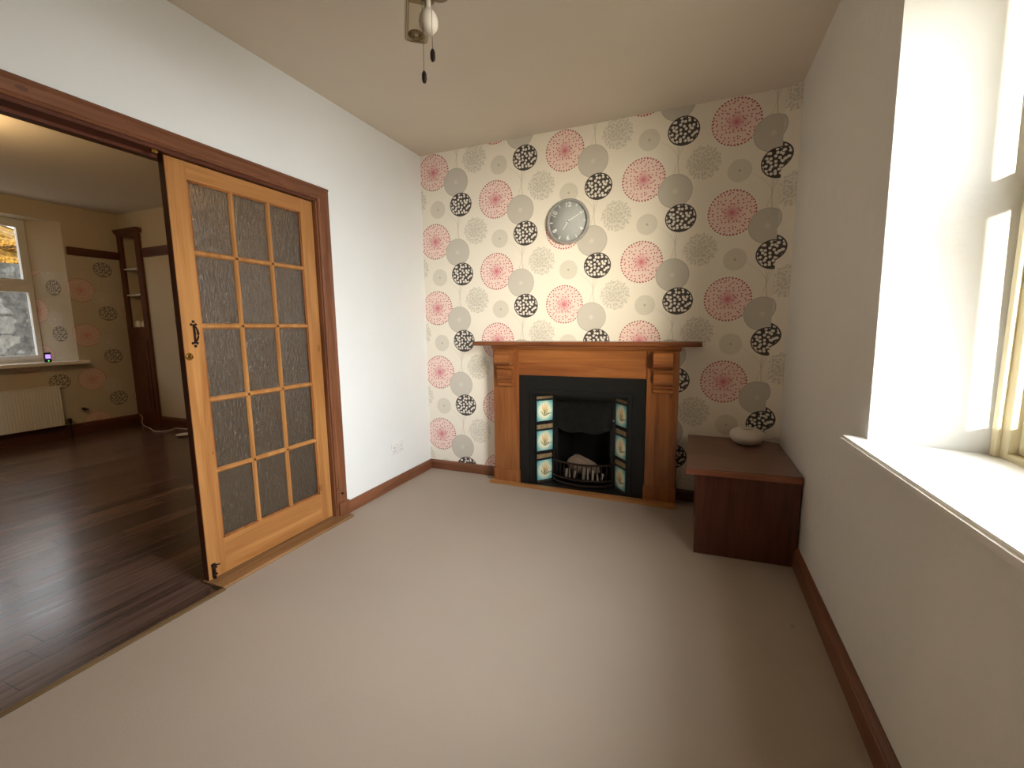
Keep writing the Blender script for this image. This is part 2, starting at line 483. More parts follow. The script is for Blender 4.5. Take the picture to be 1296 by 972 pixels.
def skirt(name, x0, y0, x1, y1, nx, ny, h, t, mat, label, parent=None):
    """moulded skirting board from one point to another, thickness towards (nx,ny)"""
    prof = [(0, 0), (t, 0), (t, h*.72), (t*.8, h*.76), (t*.85, h*.84), (t*.45, h*.97), (t*.2, h), (0, h)]
    bm = new()
    A = [bm.verts.new((x0+nx*p, y0+ny*p, q)) for p, q in prof]
    B = [bm.verts.new((x1+nx*p, y1+ny*p, q)) for p, q in prof]
    n = len(prof)
    bm.faces.new(A); bm.faces.new(B[::-1])
    for i in range(n): bm.faces.new((A[i], B[i], B[(i+1) % n], A[(i+1) % n]))
    bmesh.ops.recalc_face_normals(bm, faces=bm.faces)
    return struct(name, bm, mat, label, parent)
skirt('baseboard_left', 0, -1.03, 0, 0, 1, 0, .078, .02, MAT['stain_y'], 'stained skirting under the socket wall')
skirt('baseboard_back', 0, 0, .69, 0, 0, -1, .078, .02, MAT['stain_x'], 'stained skirting left of the fireplace')
skirt('baseboard_back_right', 2.03, 0, 2.60, 0, 0, -1, .078, .02, MAT['dark_x'], 'stained skirting right of the fireplace')
skirt('baseboard_right', W, -.725, W, YF, -1, 0, .104, .022, MAT['stain_y'], 'stained skirting under the window')

# timber lining and architrave of the opening
fr = empty('trim_1', (0, JY, 0)); tag(fr, 'stained timber architrave and lining around the wide opening', None, None, 'structure')
def arch_prof(w):   # (across, out)
    return [(0, 0), (0, .012), (w*.12, .018), (w*.22, .014), (w*.7, .02), (w*.82, .026), (w*.95, .026), (w, .02), (w, 0)]
AW = .072
bm = new(); prism(bm, [(JY-.008+p, q) for p, q in arch_prof(AW+.005)], 'z', 0, HZ+AW-.01)
for v in bm.verts: v.co = Vector((v.co.y, v.co.x, v.co.z))
bmesh.ops.recalc_face_normals(bm, faces=bm.faces)
obj('architrave_upright', bm, MAT['stain_z'], fr)
bm = new(); prism(bm, [(q, HZ-.005+p) for p, q in arch_prof(AW)], 'y', NY, JY+AW-.003)
obj('architrave_head', bm, MAT['stain_y'], fr)
bm = new(); box(bm, 0, .03, JY+AW-.075, JY+AW+.012, 0, .10, .004)
obj('plinth_block', bm, MAT['stain_z'], fr)
bm = new(); box(bm, -.13, .004, NY, JY+.0, HZ-.02, HZ+.002); box(bm, -.105, -.062, NY, JY, HZ-.034, HZ-.018)
obj('head_lining', bm, MAT['dark_y'], fr)
bm = new(); box(bm, -.13, .004, JY-.018, JY+.002, 0, HZ-.02); box(bm, -.10, -.062, JY-.03, JY-.016, 0, HZ-.02)
obj('side_lining', bm, MAT['stain_z'], fr)
bm = new(); box(bm, -.012, .0, -1.985, -1.962, HZ-.034, HZ-.022)
obj('ball_catch', bm, MAT['brass'], fr)
bm = new(); lathe(bm, [(.006, 0), (.006, .012), (.003, .016)], (.02, -1.085, .16), 'x', 10)
obj('screw_hook', bm, MAT['black_metal'], fr)

# threshold
bm = new(); box(bm, -.065, .088, -1.935, JY+.055, 0.0, .016, .005)
tag(obj('threshold_board', bm, MAT['old_y'], None, (0, -1.5, 0)), 'worn timber threshold board under the glazed door', 'threshold')
bm = new(); prism(bm, [(.074, 0), (.097, 0), (.095, .007), (.088, .011), (.074, .009)], 'y', YF+.02, -1.93)
tag(obj('edging_strip', bm, wood('dark_edging_y', (112, 88, 58), (80, 60, 38), 'y', .5), None, (.08, -3, 0)), 'dull brown edging strip where laminate meets the carpet', 'edging strip')

# ------------------------------------------------------------------ the glazed door
D0, D1, DX = -1.93, JY-.022, -.02       # free edge, hinge edge, face
door = empty('door_1', (DX, D1, .02)); tag(door, 'honey pine fifteen-pane glazed door standing in the opening', None, None, 'structure')
T = .038
g0, g1, gz0, gz1 = -1.842, -1.226, .20, 1.93
DZ0, DZ1 = .02, 1.982
gz1 = 1.905
bm = new()
box(bm, DX-T, DX, D0, g0, DZ0, DZ1, .002); box(bm, DX-T, DX, g1, D1, DZ0, DZ1, .002)
obj('stile', bm, MAT['pine_z'], door)
bm = new()
box(bm, DX-T+.001, DX-.0008, g0-.002, g1+.002, gz1, DZ1-.001)
obj('top_rail', bm, MAT['pine_y'], door)
bm = new()
box(bm, DX-T+.001, DX-.0008, g0-.002, g1+.002, DZ0+.001, gz0)
obj('bottom_rail', bm, MAT['pine_y'], door)
bm = new(); box(bm, DX-T-.001, DX-.004, D0-.0012, D0+.0005, DZ0, DZ1)
tag(obj('meeting_edge', bm, MAT['edge_z'], door), 'dark stained leading edge')
bm = new()
bw = .026
prof = lambda c, w: [(c-w/2, DX-.022), (c-w/2, DX-.012), (c-w*.22, DX-.003), (c+w*.22, DX-.003), (c+w/2, DX-.012), (c+w/2, DX-.022)]
gy = [g0+(g1-g0)*k/3 for k in (1, 2)]; gzz = [gz0+.005+(gz1-gz0)*k/5 for k in (1, 2, 3, 4)]
gzz = [.545, .898, 1.25, 1.586]
for c in gy: prism(bm, [(b_, a) for a, b_ in prof(c, bw)], 'z', gz0-.001, gz1+.001)
for c in gzz:
    prism(bm, [(b_, a) for a, b_ in prof(c, bw)], 'y', g0-.001, g1+.001)
obj('glazing_bars', bm, MAT['pine_z'], door)
bm = new()      # beads round the panes
for s in (g0, g1-.008): box(bm, DX-.014, DX-.006, s, s+.008, gz0, gz1)
for s in (gz0, gz1-.008): box(bm, DX-.014, DX-.006, g0, g1, s, s+.008)
obj('glazing_bead', bm, MAT['mantel_z'], door)
bm = new(); box(bm, DX-.021, DX-.017, g0+.002, g1-.002, gz0+.002, gz1-.002)
obj('patterned_glass', bm, MAT['obscured'], door)
# pull handle
hy, hz = -1.880, 1.215
bm = new()
box(bm, DX, DX+.003, hy-.005, hy+.005, hz-.045, hz+.045, .001)
for s in (1, -1):
    lathe(bm, [(.0, 0), (.007, .0), (.006, .003), (0, .004)], (DX, hy, hz+s*.056), 'x', 10)
    for t in (1, -1): lathe(bm, [(.0, 0), (.0065, .0), (.005, .003), (0, .004)], (DX, hy+t*.010, hz+s*.043), 'x', 10)
tube(bm, [(DX+.002, hy, hz-.038), (DX+.013, hy+.002, hz-.030), (DX+.022, hy+.003, hz-.014), (DX+.024, hy+.003, hz), (DX+.022, hy+.003, hz+.014), (DX+.013, hy+.002, hz+.030), (DX+.002, hy, hz+.038)], [.003, .0035, .004, .0055, .004, .0035, .003], 8)
tag(obj('pull_handle', bm, MAT['black_metal'], door, (DX, hy, hz)), 'black wrought iron handle')
bm = new(); lathe(bm, [(.0, .0), (.017, .0), (.017, .002), (.013, .004), (.009, .004), (.008, .016), (.006, .018), (0, .018)], (DX, -1.912, 1.112), 'x', 20)
tag(obj('latch_rose', bm, MAT['brass'], door, (DX, -1.912, 1.112)), 'round brass latch rose')
bm = new(); box(bm, DX, DX+.004, -1.916, -1.896, .026, .098, .001); tube(bm, [(DX+.009, -1.906, .022), (DX+.009, -1.906, .096)], .0055, 8)
tube(bm, [(DX+.009, -1.906, .094), (DX+.022, -1.90, .094), (DX+.024, -1.888, .092)], .0035, 6)
for z in (.04, .075): box(bm, DX+.001, DX+.016, -1.916, -1.896, z, z+.008, .001)
tag(obj('bolt', bm, MAT['black_metal'], door, (DX, -1.906, .06)), 'black iron bolt at the foot')
bm = new(); lathe(bm, [(.0, .0), (.012, -.0), (.012, -.003), (.006, -.006), (.006, -.02), (.014, -.026), (.014, -.034), (0, -.038)], (DX-T, -1.90, 1.27), 'x', 14)
obj('back_knob', bm, MAT['black_metal'], door, (DX-T, -1.9, 1.27))

# socket on the left wall
so = empty('wall_socket', (0, -.468, .303)); tag(so, 'white double wall socket low on the white wall by the corner', 'socket')
bm = new(); box(bm, 0, .009, -.541, -.395, .26, .346, .003); obj('face_plate', bm, MAT['upvc'], so)
for s in (-1, 1):
    bm = new(); box(bm, .0088, .0125, -.468+s*.011-.005, -.468+s*.011+.005, .322, .338, .001); obj('switch', bm, MAT['gloss_white'], so)
for s in (-1, 1):
    bm = new()
    c = -.468+s*.042
    box(bm, .0088, .0096, c-.0035, c+.0035, .305, .316)
    for t in (-1, 1): box(bm, .0088, .0096, c+t*.011-.0035, c+t*.011+.0035, .28, .286)
    obj('socket_outlet', bm, MAT['silver'], so)

# ------------------------------------------------------------------ window 1
w1 = empty('window_1', (XF, -2.1, SZ)); tag(w1, 'white timber sash window in the deep right-hand reveal', None, None, 'structure')
SY0, SY1 = -2.70, -1.575
bm = new()   # sill: follows the splay
pl = [(2.584, -1.444), (W+.001, -1.444), (W+.001, -1.49), (W+.195, -1.553), (XF+.02, -1.578), (XF+.02, -2.70), (W+.195, -2.70), (W+.001, -2.775), (W+.001, -2.85), (2.632, -2.85)]
prism(bm, pl, 'z', SZ, .856)
bmesh.ops.bevel(bm, geom=[e for e in bm.edges if abs(e.verts[0].co.z-e.verts[1].co.z) < 1e-6 and max(v.co.x for v in e.verts) < 2.64], offset=.008, segments=3, affect='EDGES')
obj('window_sill', bm, MAT['gloss_white'], w1)
bm = new()   # box frame
y0, y1 = -2.70, -1.571
box(bm, XF, XF+.12, y1-.055, y1+.0, .856, TZ, .003); box(bm, XF, XF+.12, y0, y0+.055, .856, TZ, .003)
box(bm, XF+.001, XF+.119, y0+.05, y1-.05, TZ-.06, TZ, .003); box(bm, XF+.001, XF+.13, y0+.05, y1-.05, .83, .874, .003)
box(bm, XF-.012, XF+.002, y1-.024, y1-.001, .8565, TZ-.001, .003)
obj('window_frame', bm, MAT['ivory'], w1)
a0, a1 = y0+.057, y1-.057
ZM = 1.61
def sash(name, x, z0, z1, rb, rt):
    bm = new()
    box(bm, x, x+.04, a0, a0+.045, z0, z1, .003); box(bm, x, x+.04, a1-.045, a1, z0, z1, .003)
    box(bm, x+.0015, x+.0385, a0+.04, a1-.04, z0+.001, z0+rb, .003); box(bm, x+.0015, x+.0385, a0+.04, a1-.04, z1-rt, z1-.001, .003)
    o = obj(name, bm, MAT['ivory'], w1)
    bm = new(); box(bm, x+.018, x+.021, a0+.04, a1-.04, z0+rb-.004, z1-rt+.004); obj('glass_pane', bm, MAT['glass'], o)
sash('lower_sash', XF+.02, .875, ZM+.035, .075, .05)
sash('upper_sash', XF+.064, ZM-.035, TZ-.06, .05, .045)

# ------------------------------------------------------------------ fireplace surround
sur = empty('fireplace_surround', (1.36, -.07, 0)); tag(sur, 'orange pine fireplace surround with long mantel shelf and carved corbels', 'fireplace surround')
bm = new()
prism(bm, [(.0, 1.090), (-.188, 1.090), (-.196, 1.094), (-.201, 1.102), (-.201, 1.114), (-.196, 1.121), (.0, 1.121)], 'x', .546, 2.168)
obj('mantel_shelf', bm, MAT['shelf_x'], sur)
bm = new(); prism(bm, [(0, 1.058), (-.128, 1.058), (-.135, 1.066), (-.145, 1.072), (-.152, 1.09), (0, 1.09)], 'x', .678, 2.046)
obj('bed_moulding', bm, MAT['mantel_x'], sur)
PF = -.125
for a, b_ in ((.684, .893), (1.833, 2.036)):
    bm = new()
    box(bm, a, b_, PF, 0, 0, 1.058, .002)
    box(bm, a-.006, b_+.006, PF-.008, 0, 0, .115, .003)
    pi = obj('pilaster', bm, MAT['mantel_z'], sur)
    c = (a+b_)/2+.004
    bm = new()
    # scroll bracket: profile in (y,z), grooves between the three blocks
    pr = [(0, 1.055), (-.07, 1.055), (-.086, 1.046)] + [(-.052-.042*math.cos(math.radians(t)), .994+.048*math.sin(math.radians(t))) for t in (40, 20, 0, -20, -40, -60, -80)]
    pr += [(-.012, .948), (-.012, .936), (-.05, .934), (-.052, .926), (-.022, .921), (-.022, .915), (-.044, .905), (-.042, .86), (-.036, .842), (-.010, .838), (-.010, .828), (-.034, .824), (-.034, .816), (-.014, .812), (-.014, .806), (-.028, .802), (-.028, .784), (-.018, .776), (0, .776)]
    pr = [(PF+p, q) for p, q in pr]
    prism(bm, pr, 'x', c-.061, c+.061)
    obj('corbel', bm, MAT['mantel_x'], pi)
    bm = new(); box(bm, c-.083, c+.083, PF-.012, PF, 1.046, 1.058, .002)
    obj('corbel_cap', bm, MAT['mantel_x'], pi)
bm = new(); box(bm, .892, 1.834, PF+.012, -.02, .866, 1.058, .002)
obj('frieze', bm, MAT['mantel_x'], sur)
bm = new(); prism(bm, [(.655, -.170), (2.045, -.200), (2.045, -.1345), (.655, -.1345)], 'z', 0, .02)
tag(obj('hearth_batten', bm, MAT['pine_x'], None, (1.35, -.16, 0)), 'pale pine batten on the carpet along the foot of the fireplace', 'wooden batten')

# ------------------------------------------------------------------ cast-iron insert
ins = empty('fireplace_insert', (1.363, 0, 0)); tag(ins, 'black cast iron fireplace insert with two columns of flower tiles', 'fireplace')
L, R_, TP = .893, 1.833, .866
IL, IR, IT = 1.000, 1.727, .742     # inner edge of the flat plate
CXm = (IL+IR)/2
def frame_ring(bm, l, r, t, l2, r2, t2, ya, yb, y_in=None):
    """upside-down U: outer l,r,t  inner l2,r2,t2 from ya (front) to yb (back)"""
    prism(bm, [(l, 0), (l, t), (r, t), (r, 0), (r2, 0), (r2, t2), (l2, t2), (l2, 0)], 'y', ya, yb)
bm = new(); frame_ring(bm, L, R_, TP, IL-.001, IR+.001, IT+.001, -.108, -.085)
obj('front_plate', bm, MAT['iron'], ins)
bm = new(); frame_ring(bm, IL-.012, IR+.012, IT+.012, IL+.004, IR-.004, IT-.004, -.128, -.09)
frame_ring(bm, IL+.004, IR-.004, IT-.004, IL+.016, IR-.016, IT-.016, -.118, -.09)
obj('raised_moulding', bm, MAT['iron'], ins)
# splayed cheeks
YB, YA = .034, -.092
TL, TR = IL+.019, IR-.019
BL, BR = TL+.105, TR-.105
for sgn, fx, bx in ((1, TL, BL), (-1, TR, BR)):
    bm = new()
    d = Vector((bx-fx, YB-YA, 0)); nrm = Vector((d.y, -d.x, 0)).normalized()*(1 if sgn > 0 else -1)
    if nrm.y > 0: nrm = -nrm
    q = [(fx, YA), (bx, YB), (bx-nrm.x*.012, YB-nrm.y*.012), (fx-nrm.x*.012, YA-nrm.y*.012)]
    prism(bm, q, 'z', 0, IT)
    ck = obj('tile_cheek', bm, MAT['iron'], ins)
    ln = d.length; dd = d.normalized()
    def quad(name, s0, s1, z0, z1, mat, th=.004):
        bm = new(); lay = bm.loops.layers.uv.new('UVMap')
        P0 = Vector((fx, YA, 0))+nrm*.0005
        cs = [(s0, z0), (s1, z0), (s1, z1), (s0, z1)]
        fr_ = [bm.verts.new(P0+dd*s+Vector((0, 0, z))+nrm*th) for s, z in cs]
        bk = [bm.verts.new(P0+dd*s+Vector((0, 0, z))) for s, z in cs]
        f = bm.faces.new(fr_)
        for l, t in zip(f.loops, ((0, 0), (1, 0), (1, 1), (0, 1))): l[lay].uv = t if sgn > 0 else (1-t[0], t[1])
        for k in range(4): bm.faces.new((fr_[k], bk[k], bk[(k+1) % 4], fr_[(k+1) % 4]))
        bmesh.ops.recalc_face_normals(bm, faces=bm.faces)
        obj(name, bm, mat, ck)
    s0, s1 = .010, ln-.012
    for z in (.034, .270, .506):
        quad('flower_tile', s0, s1, z, z+.158, MAT['tile'])
    for z, zt in ((.208, .242), (.444, .478), (.680, .700)): quad('border_tile', s0, s1, z, zt, MAT['border_tile'])
    quad('border_tile', s0, s1, .004, .022, MAT['border_tile'])
# back plate with arched opening
bm = new()
zo = .47
arcp = [(BL+.035, 0), (BL+.035, zo-.05)]+[(BL+.035+.03*(1-math.cos(math.radians(t))), zo-.05+.05*math.sin(math.radians(t))) for t in (30, 60, 90)]+[(BR-.035-.03*(1-math.cos(math.radians(t))), zo-.05+.05*math.sin(math.radians(t))) for t in (90, 60, 30)]+[(BR-.035, zo-.05), (BR-.035, 0)]
prism(bm, [(BL, 0), (BL, IT), (BR, IT), (BR, 0)]+arcp[::-1], 'y', YB-.004, YB+.018)
obj('back_plate', bm, MAT['iron'], ins)
# hood: a canopy bulging forward with a scalloped lower lip
bm = new()
nu, nv = 28, 8
grid = []
hl, hr = BL+.02, BR-.02
for j in range(nv+1):
    row = []
    for i in range(nu+1):
        a = i/nu; x = hl+(hr-hl)*a
        zt = .675; zb = .452-.022*math.sin(math.pi*a)+.009*math.cos(4*math.pi*a)
        z = zt+(zb-zt)*j/nv
        y = YB-.01-(.016+.05*(j/nv)**1.3)*math.sin(math.pi*min(max(a, .0), 1))**.45
        if .12 < a < .88 and 1 <= j <= nv-1: y -= .006
        row.append(bm.verts.new((x, y, z)))
    grid.append(row)
for j in range(nv):
    for i in range(nu):
        f = bm.faces.new((grid[j][i], grid[j][i+1], grid[j+1][i+1], grid[j+1][i])); f.smooth = True
bmesh.ops.solidify(bm, geom=bm.faces[:], thickness=.006)
obj('hood', bm, plain('cast_iron_pattern', (50, 51, 50), .45, .3, .35, 28, .9), ins)
bm = new()
lathe(bm, [(0, -.014), (.007, -.012), (.007, 0)], (BR-.012, YB-.004, .53), 'y', 10)
tag(obj('damper_knob', bm, MAT['silver'], ins), 'small bright knob')
# firebox
bm = new()
fy = .27
box(bm, BL+.05, BR-.05, fy, fy+.02, 0, .6)
prism(bm, [(L+.03, YB+.018), (BL+.034, YB+.018), (BL+.10, fy), (BL+.10, fy+.02), (L+.03, fy+.02)], 'z', 0, .6)
prism(bm, [(R_-.03, YB+.018), (BR-.034, YB+.018), (BR-.10, fy), (BR-.10, fy+.02), (R_-.03, fy+.02)], 'z', 0, .6)
box(bm, L+.04, R_-.04, YB+.018, fy+.02, .6, .82); box(bm, IL, IR, -.126, fy, 0.0005, .02)
obj('firebox', bm, MAT['iron_dark'], ins)
# fire basket
fb = empty('fire_basket', (CXm, -.06, 0)); fb.parent = ins; fb.location = Vector((CXm, -.06, 0))-ins.location
bx0, bx1 = BL+.012, BR-.012
def bow(z, dep, r, x0=bx0, x1=bx1, n=20):
    return [(x0+(x1-x0)*k/n, YB-.03-dep*math.sin(math.pi*k/n)**.6, z) for k in range(n+1)]
bm = new(); tube(bm, bow(.198, .088, 0), .0088, 8); obj('top_rail', bm, MAT['iron_brown'], fb)
bm = new(); tube(bm, bow(.075, .088, 0), .008, 8); tube(bm, bow(.042, .105, 0), .008, 8); obj('bottom_rail', bm, MAT['iron_brown'], fb)
top = bow(.198, .088, 0, n=26); bot = bow(.072, .088, 0, n=26)
for k in range(2, 25, 2):
    bm = new(); a, c_ = Vector(top[k]), Vector(bot[k])
    tube(bm, [a, a.lerp(c_, .5)+Vector((0, -.006, 0)), c_], .0054, 6)
    obj('bar', bm, MAT['iron_brown'], fb)
for x in (bx0, bx1):
    bm = new(); lathe(bm, [(0, .275), (.005, .27), (.010, .258), (.006, .245), (.010, .235), (.008, .2), (.008, .03), (.012, .012), (0, .012)], (x, YB-.03, 0), 'z', 12)
    obj('post', bm, MAT['iron_brown'], fb)
bm = new(); box(bm, BL+.06, BR-.06, YB-.05, .2, .058, .068); obj('grate_bed', bm, MAT['iron_dark'], fb)
# ash and scraps in the basket
bm = new()
bmesh.ops.create_uvsphere(bm, u_segments=28, v_segments=14, radius=1)
for v in bm.verts:
    x, y, z = v.co
    k = 1+.06*math.sin(5*x+3*z)+.05*math.sin(9*y+4*x)
    v.co = Vector((1.366+x*.122*k-.035*z, .052+y*.06*k, .150+z*(.078-.015*x)*k*(1 if z > 0 else .8)))
for f in bm.faces: f.smooth = True
tag(obj('ash_lump', bm, MAT['ash'], None, (1.368, .045, .07)), 'tan rounded lump of ash behind the fire basket bars', 'ash')
for k, (x, h, r_) in enumerate(((1.245, .07, 6), (1.275, .075, -4), (1.31, .06, 9), (1.385, .085, 3), (1.418, .09, -3), (1.452, .08, 5), (1.49, .055, -8), (1.515, .06, 14))):
    bm = new(); box(bm, -.009, .009, -.006, .006, 0, h, .003)
    bmesh.ops.rotate(bm, verts=bm.verts, matrix=Matrix.Rotation(math.radians(r_), 3, 'Y'))
    bmesh.ops.translate(bm, verts=bm.verts, vec=(x, -.032-.012*math.sin(math.pi*(x-1.2)/.36), .075))
    o = obj('ash_stick', bm, plain('white_ash_stick', (160, 150, 132), .9) if k == 0 else bpy.data.materials['white_ash_stick'], None, (x, -.035, .075))
    tag(o, 'pale burnt stick standing behind the fire basket bars', 'stick', 'pale sticks in the fire basket')

# ------------------------------------------------------------------ cabinet in the right-hand corner
cab = empty('low_cabinet', (2.39, -.4, 0)); tag(cab, 'low dark brown box cabinet in the corner beside the fireplace', 'cabinet')
ZT = .478
bm = new(); prism(bm, [(2.106, -.775), (2.640, -.745), (2.640, -.065), (2.54, -.012), (2.106, -.012)], 'z', ZT-.034, ZT)
bmesh.ops.bevel(bm, geom=[e for e in bm.edges if e.verts[0].co.y < -.7 and e.verts[1].co.y < -.7], offset=.004, segments=2, affect='EDGES')
obj('top_board', bm, MAT['brown_top'], cab)
bm = new(); prism(bm, [(2.105, -.779), (2.640, -.749), (2.640, -.744), (2.105, -.774)], 'z', ZT-.033, ZT-.003)
tag(obj('top_lipping', bm, wood('warm_lipping', (150, 92, 66), (122, 72, 52), 'x', .3, knots=False), cab), 'lighter reddish front lipping')
bm = new(); box(bm, 2.158, 2.178, -.728, -.022, 0, ZT-.034, .001); obj('side_panel', bm, MAT['dark_z'], cab)
bm = new(); prism(bm, [(2.158, -.752), (2.638, -.732), (2.638, -.709), (2.158, -.729)], 'z', 0, ZT-.034); obj('front_panel', bm, MAT['dark_z'], cab)
# dish
d = empty('ceramic_dish', (2.452, -.145, ZT)); tag(d, 'squat cream ceramic candle dish on the dark corner cabinet', 'dish')
bm = new(); lathe(bm, [(0, 0), (.045, 0), (.078, .014), (.100, .042), (.102, .058), (.094, .080), (.070, .096), (.046, .101), (.040, .099), (.036, .086), (0, .084)], (2.452, -.145, ZT), 'z', 40)
obj('bowl', bm, MAT['ceramic'], d)
bm = new(); lathe(bm, [(.0, .0845), (.030, .0845), (.030, .091), (.0, .091)], (2.452, -.145, ZT), 'z', 24)
tag(obj('candle_cup', bm, plain('grey_tin', (150, 140, 128), .4, .5), d), 'grey candle cup')

# ------------------------------------------------------------------ clock
cx, cz, cr = 1.247, 1.978, .156
ck = empty('wall_clock', (cx, 0, cz)); tag(ck, 'round grey wall clock with white numerals on the patterned wallpaper', 'clock')
bm = new(); lathe(bm, [(cr-.012, -.002), (cr, -.004), (cr+.002, -.022), (cr-.002, -.036), (cr-.008, -.042), (cr-.014, -.040), (cr-.018, -.028), (cr-.02, -.022)], (cx, 0, cz), 'y', 64, caps=False)
rim = obj('rim', bm, MAT['silver'], ck)
bm = new(); lathe(bm, [(0, -.004), (cr-.014, -.004), (cr-.014, -.020), (0, -.020)], (cx, 0, cz), 'y', 48)
fc = obj('dial', bm, MAT['face'], ck)
def ring_pos(h, r):
    a = math.radians(90-30*h); return cx+r*math.cos(a), cz+r*math.sin(a), a
for h in range(1, 13):
    if h % 2:
        x, z, a = ring_pos(h, .125)
        bm = new(); box(bm, -.012, .012, -.0012, 0, -.0032, .0032)
        bmesh.ops.rotate(bm, verts=bm.verts, matrix=Matrix.Rotation(-a, 3, 'Y'))
        bmesh.ops.translate(bm, verts=bm.verts, vec=(x, -.020, z))
        obj('hour_mark', bm, MAT['white'], fc)
    else:
        x, z, a = ring_pos(h, .116)
        cu = bpy.data.curves.new('numeral', 'FONT'); cu.body = str(h); cu.size = .046; cu.extrude = .0006
        cu.align_x = 'CENTER'; cu.align_y = 'CENTER'; cu.offset = .0007
        tmp = bpy.data.objects.new('numeral_source', cu); C.objects.link(tmp)
        bpy.context.view_layer.update()
        me = bpy.data.meshes.new_from_object(tmp.evaluated_get(bpy.context.evaluated_depsgraph_get()))
        bpy.data.objects.remove(tmp); bpy.data.curves.remove(cu)
        me.name = 'numeral'; me.materials.clear(); me.materials.append(MAT['white'])
        spin = {12: 0, 2: -60, 4: 60, 6: 0, 8: -60, 10: 60}[h]
        me.transform(Matrix.Rotation(math.radians(90), 4, 'X'))
        me.transform(Matrix.Rotation(math.radians(-spin), 4, 'Y'))
        o = bpy.data.objects.new('numeral', me); C.objects.link(o); o.parent = fc; o.location = (x, -.0208, z)
def hand(name, h, ln, w, y):
    a = math.radians(90-30*h)
    bm = new(); prism(bm, [(-.014, -w*.5), (ln, -w*.35), (ln, w*.35), (-.014, w*.5)], 'y', 0, -.001)
    bmesh.ops.rotate(bm, verts=bm.verts, matrix=Matrix.Rotation(-a, 3, 'Y'))
    bmesh.ops.translate(bm, verts=bm.verts, vec=(cx, y, cz))
    return obj(name, bm, MAT['white'], ck)
hand('minute_hand', 2.05, .092, .006, -.0235); hand('hour_hand', 7.15, .066, .008, -.022)
bm = new(); lathe(bm, [(0, -.0262), (.005, -.026), (.005, -.02)], (cx, 0, cz), 'y', 12); obj('hub', bm, MAT['silver'], ck)

# ------------------------------------------------------------------ ceiling fan with bulb
hx, hy = 1.334, -1.972
fan = empty('ceiling_fan', (hx, hy, H)); tag(fan, 'ceiling fan with bare opal bulb and two dark pull cords', 'ceiling fan')
bm = new(); lathe(bm, [(0, H), (.065, H), (.062, H-.03), (.03, H-.05), (.012, H-.055), (.012, H-.16), (0, H-.16)], (hx, hy, 0), 'z', 28); obj('mounting_rod', bm, MAT['fan_gold'], fan)
bm = new(); lathe(bm, [(0, H-.15), (.06, H-.155), (.10, H-.18), (.11, H-.22), (.10, H-.27), (.06, H-.30), (.045, H-.33), (0, H-.33)], (hx, hy, 0), 'z', 32); obj('motor_housing', bm, MAT['fan_gold'], fan)
bz = 2.325
for k in range(4):
    ang = math.radians(126.8+90*k)
    ca, sa = math.cos(ang), math.sin(ang)
    def tr(bm):
        for v in bm.verts:
            x, y, z = v.co; v.co = Vector((hx+x*ca-y*sa, hy+x*sa+y*ca, bz+z+y*.02))
    def rr(x0, x1, w, cr_, n=6):
        p = []
        for (cx_, cy_, a0) in ((x1-cr_, w-cr_, 90), (x1-cr_, -w+cr_, 0), (x0+cr_, -w+cr_, -90), (x0+cr_, w-cr_, -180)):
            for t in range(n+1):
                a = math.radians(a0-90*t/n); p.append((cx_+cr_*math.cos(a), cy_+cr_*math.sin(a)))
        return p
    bm = new(); prism(bm, rr(.15, .433, .045, .018), 'z', 0, .006); tr(bm)
    bl = obj('blade', bm, MAT['fan_cream'], fan)
    bm = new()
    for off in (.006, .013):
        pts = [(x, y, -.0005) for x, y in rr(.15+off, .433-off, .045-off, .02-off*.4)]
        tube(bm, pts, .0014, 5, closed=True)
    tr(bm); obj('gold_line', bm, MAT['fan_gold'], bl)
    bm = new()
    for t in range(16):
        a = math.pi*2*t/16
        tube(bm, [(.385+.008*math.cos(a), .008*math.sin(a), -.001), (.385+.028*math.cos(a), .028*math.sin(a), -.001)], [.001, .0035], 5)
    tube(bm, [(.385+.030*math.cos(2*math.pi*t/24), .030*math.sin(2*math.pi*t/24), -.001) for t in range(24)], .0018, 5, closed=True)
    tr(bm); obj('rosette', bm, MAT['fan_gold'], bl)
    bm = new(); prism(bm, [(.06, -.02), (.13, -.012), (.21, -.03), (.21, .03), (.13, .012), (.06, .02)], 'z', -.008, -.001); tr(bm)
    obj('blade_bracket', bm, MAT['fan_gold'], fan)
bm = new(); lathe(bm, [(0, 2.31), (.04, 2.31), (.05, 2.29), (.03, 2.265), (0, 2.265)], (hx, hy+.02, 0), 'z', 24); obj('light_housing', bm, MAT['fan_gold'], fan)
lx, ly = 1.309, -1.907
bm = new(); tube(bm, [(hx, hy+.02, 2.28), (lx+.004, ly-.02, 2.275), (lx, ly, 2.262)], .012, 10); lathe(bm, [(0, 2.268), (.018, 2.266), (.02, 2.236), (0, 2.236)], (lx, ly, 0), 'z', 20); obj('lamp_holder', bm, MAT['fan_gold'], fan)
bm = new(); lathe(bm, [(.0095, 2.242), (.0095, 2.220), (.012, 2.213), (.020, 2.204), (.027, 2.193), (.0305, 2.178), (.0285, 2.162), (.021, 2.150), (.011, 2.1435), (0, 2.142)], (lx, ly, 0), 'z', 28); obj('light_bulb', bm, MAT['bulb'], fan)
bm = new(); lathe(bm, [(0, .0), (.032, .004), (.036, .014), (.028, .03), (0, .034)], (1.345, -1.90, 2.243), 'z', 24); obj('switch_cap', bm, MAT['fan_gold'], fan)
